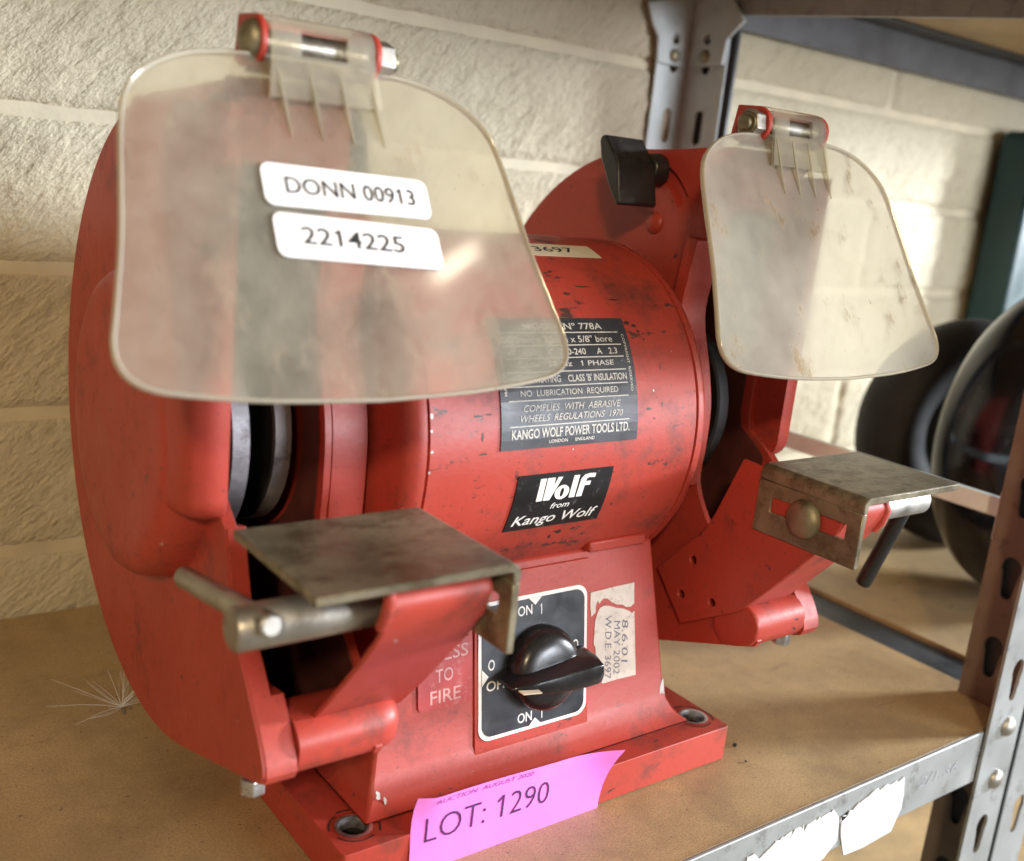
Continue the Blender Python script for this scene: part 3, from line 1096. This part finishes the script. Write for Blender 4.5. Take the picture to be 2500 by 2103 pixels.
M['grease'] = simple('black_grease', (.035, .022, .020), .5, 0, .3, 300)
for i, (x, th, rx, rt_) in enumerate(((-.0728, 13.5, .0008, .9), (-.0730, 9.5, .0006, .6), (-.0726, 4.0, .0009, .5), (-.0732, -1.5, .0006, .5), (.046, 17.0, .0007, .5), (-.001, 1.2, .0004, .3), (.0395, 68.0, .0005, .4))):
    v, f = prism(blob(x, th, rx, rt_, i), cyl_fn, .00004, .00012)
    build('paint_chip', [(v, f, M['scratch'])], motor, 0)
for i, (x, th, rx, rt_) in enumerate(((.0385, 38.6, .0028, 1.0), (.0420, 37.6, .0024, .8), (.0435, 35.8, .0012, 1.0), (.0455, 33.0, .0010, .5), (.0430, 11.5, .0032, .5), (.0462, 8.5, .0012, .4), (.0510, 12.5, .0008, .9), (-.0505, 12.6, .0034, .5), (-.0460, 12.9, .0030, .35), (-.0488, 7.0, .0010, 1.6), (-.0480, 2.2, .0028, .4), (.0045, -27.6, .0034, 1.1), (.0125, -27.0, .0018, .8), (.0005, -29.6, .0012, 1.3), (.0205, -11.6, .0016, .4), (.030, -19.0, .0007, .6), (.0520, 24.0, .0006, 1.1), (.022, 52.0, .0060, .5), (.010, 49.0, .0040, .7), (.036, 47.0, .0034, .5))):
    v, f = prism(blob(x, th, rx, rt_, 40+i, 17, .75), cyl_fn, .00003, .0001)
    build('grease_mark', [(v, f, M['grease'])], motor, 0)
for i, (x, z_, r_) in enumerate(((-.0842, .0262, .0022), (-.0815, .0240, .0016), (-.0838, .0215, .0014))):
    v, f = prism(blob(x, z_, r_*.6, r_, 80+i), lambda u, q, o: (u, PY(q)-.0030-(.0285-q)*.35-o, q), .0001, .0003)
    build('paint_chip', [(v, f, M['scratch'])], ped, 0)
for x, y in ((-.0975, .0150), (.0985, .0150)):
    for k, (a0, a1, r0) in enumerate(((200, 300, .0098), (-40, 60, .0112), (110, 170, .0104), (70, 100, .0120))):
        arc_ = [(x+r0*math.cos(R_(a0+(a1-a0)*i/8)), y+r0*math.sin(R_(a0+(a1-a0)*i/8))) for i in range(9)]
        v, f = band(arc_, .0007+.0003*(k % 2), FZ, HB+.00005, HB+.00012)
        build('wear_ring', [(v, f, M['grease'])], base, 0)

# guards ----------------------------------------------------------------------
GR = .1325


def circle_pts(r, a0, a1, n):
    return [(YC+r*math.cos(R_(a0+(a1-a0)*i/n)), ZC+r*math.sin(R_(a0+(a1-a0)*i/n))) for i in range(n+1)]


def outline(r, inset=0.):
    arc = circle_pts(r, -108, 90, 64)
    top = [(.085, ZC+r+.0008), (.064, ZC+r+.0026), (.048, ZC+r+.0036), (.0425, ZC+r+.0030), (.0400, ZC+r+.0005)]
    opening = smooth_path([(.0385, .294), (.0352, .278), (.0335, .255), (.0338, .230), (.0345, .205), (.0325, .180), (.0300, .158), (.0262, .1385), (.0170, .1150), (.0040, .0985), (-.0075, .0840), (-.0122, .0760)], 4)
    chin = [(-.0128, .0722), (-.0112, .0690), (-.0070, .0669+.0004)]
    return arc, top, opening, chin


def guard(sg):
    mx = lambda u, q, w_: (sg*w_, u, q)
    arc, top, opening, chin = outline(GR)
    op_in = smooth_path([(.0425, .298), (.0428, .285), (.0440, .2745), (.0490, .2670), (.0505, .258), (.0525, .240), (.0540, .220), (.0460, .195), (.0413, .176), (.0407, .155), (.0410, .138), (.0320, .122), (.0160, .106), (.0, .0905), (-.0085, .0815)], 4)
    full = arc+top[:3]+op_in+chin
    slot_mid = smooth_path([(.112, .2905), (.1030, .2908), (.0935, .2882), (.0845, .2828), (.0770, .2745)], 4)
    sl = offset_path(slot_mid, .0042)+list(reversed(offset_path(slot_mid, -.0042)))
    side = 'right' if sg > 0 else 'left'
    # body: inner wall plus rim
    v, f = holed(full, [sl, ring(YC, ZC, .045, 32)], mx, .1042, .1072)
    rim = chin[::-1][:3][::-1]
    rim = [(-.0100, .0695), (-.0050, .0672)]+arc+top[:-1]
    v2, f2 = band(rim, .0032, mx, .1073, .1398)
    lin = [p for p in full if True]
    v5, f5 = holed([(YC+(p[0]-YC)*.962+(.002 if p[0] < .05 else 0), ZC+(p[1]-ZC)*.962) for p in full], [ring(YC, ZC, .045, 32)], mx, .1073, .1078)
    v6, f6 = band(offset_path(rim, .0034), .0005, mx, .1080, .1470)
    pcs = [(v, f, M['red']), (v2, f2, M['red']), (v5, f5, M['dim_red']), (v6, f6, M['dim_red'])]
    # front flange of the inner wall
    lip = smooth_path([(.0492, .258), (.0520, .240), (.0535, .220), (.0455, .195), (.0408, .176), (.0402, .155), (.0410, .136)], 4)
    v3, f3 = band(lip, .007, mx, .0890, .1041)
    pcs.append((v3, f3, M['red']))
    v8, f8 = band(smooth_path([(.0450, .3022), (.0418, .2980), (.0412, .2890), (.0420, .2742)], 4), .0035, mx, .1045, .1500)
    pcs.append((v8, f8, M['red']))
    v7, f7 = box(sg*.1067, sg*.1071, .068, .120, .268, .298)
    pcs.append((v7, f7, M['red']))
    # rolled chin
    dsh = [(-.0128, .0735), (-.0132, .0795), (-.0112, .0840), (-.0060, .0875), (.0040, .0885), (.0120, .0850), (.0140, .0700), (.0060, .0635), (-.0060, .0672), (-.0105, .0697)]
    v4, f4 = [], []
    for x, k_ in (((.0950, .55), (.0957, .72), (.0975, .86), (.1005, .955), (.1045, 1.), (.1380, 1.)) if sg < 0 else ((.1018, .95), (.1020, .97), (.1024, .985), (.1030, .995), (.1045, 1.), (.1380, 1.))):
        v4 += [(sg*x, .004+(p[0]-.004)*k_, .0780+(p[1]-.0780)*k_) for p in smooth_path(dsh+dsh[:1], 3)[:-1]]
    nk = len(v4)//6
    for i in range(5):
        for j in range(nk):
            f4.append((i*nk+j, i*nk+(j+1) % nk, (i+1)*nk+(j+1) % nk, (i+1)*nk+j))
    f4 += [tuple(range(nk)), tuple(5*nk+j for j in range(nk))]
    pcs.append((v4, f4, M['red']))
    gb = build('wheel_guard', pcs, G, 40, .0011, 2, label='round red %s wheel guard body' % side)
    # dimple below the slot
    v, f = dome(-.1042, -.1015, .0955, .2625, .0058, -sg, 20)
    build('dimple', [(v, f, M['red'])], gb)
    # outer cover
    arc, top, opening, chin = outline(GR-.0028)
    op_c = [(.0395, .2960), (.0440, .2920), (.0480, .2860), (.0490, .170), (.0470, .1610), (.0420, .1580), (.0360, .1545)]+[p for p in opening if p[1] < .150]
    fullc = arc+top+op_c+chin
    v, f = prism(fullc, mx, .1464, .1512)
    low = [p for p in opening if p[1] < .149]+chin[:1]
    v2, f2 = band(offset_path(low, -.0004), .0052, mx, .1432, .1502)
    ch = [p for p in opening if p[1] < .0975]+chin+[(.012, .0625), (.024, .070), (.020, .092)]
    ch = [(.006+(p[0]-.006)*1.035, .079+(p[1]-.079)*1.03) for p in ch]
    v5, f5 = prism(ch, mx, .1385, .1500)
    v3, f3 = band(chin[-1:]+arc+top[:-1], .0040, mx, .1404, .1461)
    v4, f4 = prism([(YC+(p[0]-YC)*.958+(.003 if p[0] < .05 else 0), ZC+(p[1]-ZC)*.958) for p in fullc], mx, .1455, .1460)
    cv = build('guard_cover', [(v, f, M['red']), (v2, f2, M['red']), (v5, f5, M['red']), (v3, f3, M['red']), (v4, f4, M['dim_red'])], G, 30, .0022, 3, label='outer cover of the %s wheel guard' % side)
    # boss: round bulge that opens at the front edge
    prof = [(.1500, .0632), (.1530, .0628), (.1580, .0620), (.1630, .0605), (.1660, .0580), (.1676, .0545), (.1682, .049), (.1682, .0002)]
    v, f = lathe([(sg*x, r) for x, r in prof], YC, ZC+.002, 96)
    bx_ = smooth_path([(.1497, .0302), (.1545, .0300), (.1590, .0312), (.1625, .0345), (.1650, .0410), (.1664, .0500), (.1667, .0600)], 4)+[(.1667, .090), (.1497, .090)]
    v2, f2 = [], []
    lv = [(.1500, .0090), (.1506, .0058), (.1522, .0030), (.1545, .0012), (.1575, 0), (.20, 0), (.25, 0), (.2930, 0)]
    for z_, ins in lv:
        for i, (xx, yy) in enumerate(bx_):
            v2.append((sg*(xx-ins*(.35 if xx > .1505 else 0)), yy+(ins*.55 if yy < .088 else 0), z_))
    nb = len(bx_)
    for i in range(len(lv)-1):
        for j in range(nb):
            f2.append((i*nb+j, i*nb+(j+1) % nb, (i+1)*nb+(j+1) % nb, (i+1)*nb+j))
    f2 += [tuple(range(nb)), tuple((len(lv)-1)*nb+j for j in range(nb))]
    build('boss', [(v, f, M['red']), (v2, f2, M['red'])], cv, 60, .0020, 3)
    # cover screw under the chin
    v, f = hexnut(0, .006, 0, 0, .0048)
    v = [(sg*.1465+p[1], .0050+p[2], .0618-p[0]) for p in v]
    build('bolt', [(v, f, M['bright_steel'])], cv, 0, .0004)
    # wheel flanges on the spindle (the wheel is off)
    v, f = lathe([(sg*x, r) for x, r in ((.1385, .012), (.1385, .0468), (.1379, .0475), (.1306, .0475), (.1300, .0468), (.1300, .012))], YC, ZC, 96)
    vr, fr_ = lathe([(sg*x, r) for x, r in ((.1378, .0470), (.1376, .0479), (.1309, .0479), (.1307, .0470))], YC, ZC, 96, False)
    build('wheel_flange', [(v, f, M['flange_shade']), (vr, fr_, M['flange_steel'] if sg < 0 else M['flange_shade'])], G, 35)
    v, f = lathe([(sg*x, r) for x, r in ((.1185, .012), (.1185, .0407), (.1179, .0414), (.1106, .0414), (.1100, .0407), (.1100, .012))], YC, ZC, 96)
    vr, fr_ = lathe([(sg*x, r) for x, r in ((.1178, .0410), (.1176, .0418), (.1109, .0418), (.1107, .0410))], YC, ZC, 96, False)
    build('wheel_flange', [(v, f, M['flange_shade']), (vr, fr_, M['flange_steel'] if sg < 0 else M['flange_shade'])], G, 35)
    v, f = lathe([(sg*x, .0118) for x in (.09, .1395)], YC, ZC, 32)
    build('spindle', [(v, f, M['dark'])], G, 40)
    return gb


guard(-1)
guard(1)


# wing knobs on the inner guard walls
def wing_knob(sg):
    cs = [(.0872, .2712), (.0892, .2700), (.0958, .2775), (.1050, .2925), (.1072, .3008), (.1060, .3030), (.1030, .3036), (.0913, .2902)]
    mx = lambda u, q, w_: (sg*w_, u, q)
    v, f = prism(cs, mx, .0700, .0958)
    v2, f2 = lathe([(sg*.0950, .0075), (sg*.1000, .0085), (sg*.1041, .0085)], .0975, .2890, 28)
    k = build('wing_knob', [(v, f, M['black_plastic']), (v2, f2, M['black_plastic'])], G, 30, .0009, 2)
    return k


wing_knob(1)
wing_knob(-1)


# spark plate and tool rest bracket, tool rest
def rest(sg, x_fl, z_top, x_out, y0, y1, rod_end, bar_a, bar_b, xp):
    side = 'right' if sg > 0 else 'left'
    mx = lambda u, q, w_: (sg*w_, u, q)
    pl = [(.0093, .1590), (-.0030, .1585), (-.0300, .1572), (-.0480, .1560), (-.0515, .1500), (-.0480, .1400), (-.0381, .1260), (-.0153, .0990), (-.0015, .0840), (.0333, .0635), (.0550, .0864), (.0400, .1030), (.0262, .1178), (.0215, .1280)]
    dzb = z_top-.1605
    pl = [(a, b+dzb) for a, b in pl]
    hl = [ring(.0310, .0994, .0021, 10), ring(.0356, .0789, .0021, 10), ring(.0149, .0825, .0021, 10)]
    v, f = holed(pl, hl, mx, xp, xp+.0022)
    web = smooth_path([(-.0300, .1575), (-.0460, .1558), (-.0515, .1500), (-.0480, .1400), (-.0381, .1260), (-.0153, .0990), (-.0015, .0840)], 5)
    web = [(a, b+dzb) for a, b in web]
    v2, f2 = band(web, .0020, mx, xp+.0012, .1300)
    br = build('rest_bracket', [(v, f, M['red']), (v2, f2, M['red'])], G, 40, .0007, 2)
    # rolled tab beside the clamp rod
    v, f = tube([(sg*.1295, -.0490, .1540), (sg*.1300, -.0512, .1490), (sg*.1300, -.0492, .1425), (sg*.1296, -.0465, .1385)], .0021, 10)
    build('tab', [(v, f, M['red'])], br, 50)
    # L shaped rest: bent strip plus slotted flange
    t = .0031
    ro = .0042
    outp = [(x_fl, z_top-.007)]+[(x_fl+ro-ro*math.cos(R_(a)), z_top-ro+ro*math.sin(R_(a))) for a in range(0, 91, 15)]+[(x_out, z_top)]
    inp = [(x_out, z_top-t)]+[(x_fl+ro-(ro-t)*math.cos(R_(a)), z_top-ro+(ro-t)*math.sin(R_(a))) for a in range(90, -1, -15)]+[(x_fl+t, z_top-.007)]
    v, f = prism(outp+inp, lambda u, q, w_: (sg*u, w_, q), y0, y1)
    dz = z_top-.1605
    v2, f2 = holed([(y0, .1281+dz), (y1, .1281+dz), (y1, .1535+dz), (y0, .1535+dz)], [[(y0+.0075, .1394+dz), (y1-.0085, .1392+dz), (y1-.0085, .1464+dz), (y0+.0075, .1468+dz)]], mx, x_fl, x_fl+t)
    rs = build('tool_rest', [(v, f, M['rest_steel']), (v2, f2, M['rest_steel'])], G, 35, .0004, 1, label='grimy steel L shaped tool rest of the %s guard' % side)
    yb, zb = -.0310, .1420+dz
    v, f = dome(x_fl, x_fl-.0052, yb, zb, .0092, sg, 32)
    v2, f2 = lathe([(sg*x_fl*1.0, .0090), (sg*(x_fl-.0008), .0092)], yb, zb, 32)
    build('clamp_bolt', [(v, f, M['brass_bolt'])], rs, 50)
    # clamp rod with sliding bar
    e = rod_end
    v, f = lathe([(sg*x, r) for x, r in ((x_fl+.0030, .0045), (.112, .0046), (.1121, .0072), (e-.0012, .0072), (e, .0062), (e, .0001))], yb, zb, 32)
    rod = build('clamp_rod', [(v, f, M['steel'])], rs, 40)
    v, f = tube([bar_a, bar_b], .0040, 16)
    build('tommy_bar', [(v, f, M['steel'] if sg < 0 else M['black_plastic'])], rs, 50, .0012, 2)
    return rs


rest(-1, .0843, .1575, .1585, -.0575, .0035, .1725, (-.1640, -.0415, .1430), (-.1640, .0320, .1310), .0905)
rest(1, .0980, .1605, .1715, -.0605, -.0030, .1900, (.1815, -.0330, .1500), (.1815, -.0140, .0905), .0990)


# eye shields ------------------------------------------------------------------
def shield(sg, xc, tilt, mat, side):
    t = R_(tilt)
    Y0, Z0 = .030, .300

    def fn(u, q, w_):          # u along x, q down the sheet, w out of its front
        return (xc+u, Y0-q*math.sin(t)-w_*math.cos(t), Z0-q*math.cos(t)+w_*math.sin(t))
    halfp = [(0, -.0105), (.018, -.0105), (.036, -.0090), (.048, -.0060), (.058, -.0005), (.0655, .0075), (.0690, .0180), (.0715, .036), (.0745, .058), (.0790, .0800), (.0808, .0890), (.0795, .0965), (.0740, .1015), (.0630, .1042), (.0360, .1072), (0, .1085)]
    hp = smooth_path(halfp, 3)
    poly = hp+[(-a, b) for a, b in reversed(hp[1:-1])]
    v, f = prism(poly, fn, -.0008, .0008)
    sh = build('eye_shield', [(v, f, mat)], G, 30, label='clear plastic eye shield over the %s wheel' % side)
    v, f = [], []
    n = len(poly)
    k = 8
    for i, p in enumerate(poly):
        a, b = poly[i-1], poly[(i+1) % n]
        tx, ty = b[0]-a[0], b[1]-a[1]
        l = math.hypot(tx, ty)
        nx, ny = ty/l, -tx/l
        for j in range(k):
            an = 2*math.pi*j/k
            v.append(fn(p[0]+nx*.0008*math.cos(an), p[1]+ny*.0008*math.cos(an), .0014*math.sin(an)))
    for i in range(n):
        for j in range(k):
            f.append((i*k+j, i*k+(j+1) % k, ((i+1) % n)*k+(j+1) % k, ((i+1) % n)*k+j))
    build('rim_bead', [(v, f, M['visor_rim'])], sh, 60)
    # strap: wraps the hinge pin, runs down over the sheet, with a window
    HW = .0190
    HY, HZ = .0375, .3138

    def strap_fn(u, s, w_):
        # s: 0 at back of pin ... along the wrap then down the sheet
        if s < .018:
            a = R_(75+(s/.018)*110)
            r = .0070+w_
            return (xc+u, HY+r*math.cos(a), HZ+r*math.sin(a))
        a = R_(185)
        p0 = (HY+.0070*math.cos(a), HZ+.0070*math.sin(a))
        p1 = fn(0, .006, .0014)
        q = (s-.018)/.020
        y = p0[0]+(p1[1]-p0[0])*q
        z = p0[1]+(p1[2]-p0[1])*q
        return (xc+u, y-w_*math.cos(t), z+w_*math.sin(t))
    us = [-HW, -.0085, .0085, HW]
    ss = [.0, .003, .006, .009, .012, .015, .018, .022, .026, .030, .034, .038]
    v, f = [], []
    for w_ in (0, .0016):
        for s in ss:
            for u in us:
                v.append(strap_fn(u*(1.0 if s < .02 else 1.0+.10*(s-.02)/.018), s, w_))
    nn = len(us)*len(ss)
    hole = {(1, 4), (1, 5), (1, 6)}
    for j in range(len(ss)-1):
        for i in range(3):
            if (i, j) in hole:
                continue
            a = j*4+i
            f += [(a, a+1, a+5, a+4), (nn+a, nn+a+4, nn+a+5, nn+a+1)]
    st = build('mounting_strap', [(v, f, M['visor_strap'])], sh, 40, recalc=False)
    for u in (-.0175, -.0062, .0052, .0170):
        v, f = [], []
        a0, a1 = -.006, .0190
        v = [fn(u-.0009, a0, .001), fn(u+.0009, a0, .001), fn(u+.0009, a0, .0060), fn(u-.0009, a0, .0060), fn(u+.0026, a1, .0009), fn(u+.0032, a1, .0009), fn(u+.0032, a1, .0013), fn(u+.0026, a1, .0013)]
        f = [(0, 1, 2, 3), (4, 5, 6, 7), (0, 1, 5, 4), (1, 2, 6, 5), (2, 3, 7, 6), (3, 0, 4, 7)]
        build('rib', [(v, f, M['visor_strap'])], sh, 0)
    # red hinge ears with bolt
    E0, E1 = xc-.0198, xc+.0198
    ear = [(.0530, .3078), (.0505, .3226)]
    ear += [(.0380+.0085*math.cos(R_(a)), HZ+.0084*math.sin(R_(a))) for a in range(85, 276, 14)]
    ear += [(.0480, .3056)]
    mx = lambda u, q, w_: (w_, u, q)
    v, f = prism(ear, mx, E0-.0024, E0)
    v2, f2 = prism(ear, mx, E1, E1+.0024)
    v3, f3 = box(E0, E1, .0470, .0490, .3040, .3210)
    hb = build('hinge_bracket', [(v, f, M['red']), (v2, f2, M['red']), (v3, f3, M['red'])], G, 40, .0006, 2)
    v, f = tube([(E0-.001, HY, HZ), (E1+.001, HY, HZ)], .0042, 16)
    build('hinge_pin', [(v, f, M['steel'])], hb, 50)
    head_x, nut_x = (E0-.0024, E1+.0024) if sg < 0 else (E1+.0024, E0-.0024)
    s1 = -1 if sg < 0 else 1
    v, f = dome(abs(head_x), abs(head_x)+.0045, HY, HZ, .0067, s1, 28)
    build('bolt_head', [(v, f, M['brass_bolt'])], hb, 50)
    v, f = prism([(HY+.0070*math.cos(R_(60*i+20)), HZ+.0070*math.sin(R_(60*i+20))) for i in range(6)], mx, nut_x, nut_x-s1*.0062)
    v2, f2 = prism(ring(HY, HZ, .0036, 20), mx, nut_x, nut_x-s1*.0092)
    v3, f3 = prism(ring(HY, HZ, .0054, 20), mx, nut_x, nut_x-s1*.0070)
    build('nut', [(v, f, M['steel']), (v2, f2, M['brass_bolt']), (v3, f3, M['brass_bolt'])], hb, 30, .0005, 2)
    return sh, fn


sh, fn = shield(-1, -.1222, 30, M['visor_near'], 'left')
sh2, fn2 = shield(1, .1270, 27.5, M['visor_far'], 'right')


def asset_sticker(s, u0, u1, q0, q1, skew, tx0, tx1, tq0, tq1):
    def g(u, q, w_):
        return fn(u, q+skew*(u-u0), w_)
    v, f = prism(rrect(u0, u1, q0, q1, .0032, 5), g, .0011, .0015)
    tv_, tf_ = fit_text(s, tx0, tx1, -tq1, -tq0, lambda a, b, w_: g(a, -b, w_), .0017, .006)
    build('asset_sticker', [(v, f, M['paper']), (tv_, tf_, M['ink'])], sh, 0, label='white sticker reading %s on the left eye shield' % s)


asset_sticker('DONN 00913', -.0282, .0330, .0289, .0436, .025, -.0205, .0272, .0332, .0390)
asset_sticker('2214225', -.0270, .0337, .0458, .0610, .048, -.0180, .0192, .0500, .0560)

# ------------------------------------------------------------------ small things on the shelf
ft = []
rr = random.Random(11)
c0 = Vector((-.1412, .1732, .0042))
for i in range(34):
    a = rr.uniform(0, 2*math.pi)
    e = rr.uniform(-.05, 1.1)
    l = rr.uniform(.016, .030)*(1.35 if math.cos(a) < -.2 else .9)
    d = Vector((math.cos(a)*math.cos(e), math.sin(a)*math.cos(e), math.sin(e)*.8))
    sd = Vector((rr.uniform(-1, 1), rr.uniform(-1, 1), rr.uniform(-.4, .6)))
    p1 = c0+d*l*.55+sd*.0022
    p2 = c0+d*l+sd*.0008
    p2.z = max(p2.z, .0006)
    p1.z = max(p1.z, .0008)
    ft.append(tube([c0, c0.lerp(p1, .5)+sd*.0007, p1, p2], .00012, 5, True, .00005))
v, f = [], []
for a, b in ft:
    o = len(v)
    v += a
    f += [tuple(i+o for i in q) for q in b]
v2, f2 = tube([c0, c0+Vector((.001, -.001, -.0038))], .0006, 6)
tag(build('seed_fluff', [(v, f, M['fluff']), (v2, f2, M['rest_steel'])], None, 60), 'tiny white plumed seed lying on the shelf left of the grinder', 'seed')


def grit(x, y, s, seed, label):
    bm = bmesh.new()
    bmesh.ops.create_icosphere(bm, subdivisions=2, radius=s)
    rr = random.Random(seed)
    for vv in bm.verts:
        vv.co *= rr.uniform(.7, 1.2)
        vv.co.z *= .7
    v = [(q.co.x+x, q.co.y+y, q.co.z+s*.6+.0002) for q in bm.verts]
    bm.verts.index_update()
    f = [tuple(q.index for q in t.verts) for t in bm.faces]
    bm.free()
    tag(build('grit', [(v, f, M['rubber'])], None, 0), label, 'grit', 'crumbs of dirt on the shelf')


grit(.1246, .0060, .0013, 1, 'black crumb of dirt beside the right base corner')
grit(.1180, -.0075, .0007, 2, 'tiny dark crumb in front of the right base corner')
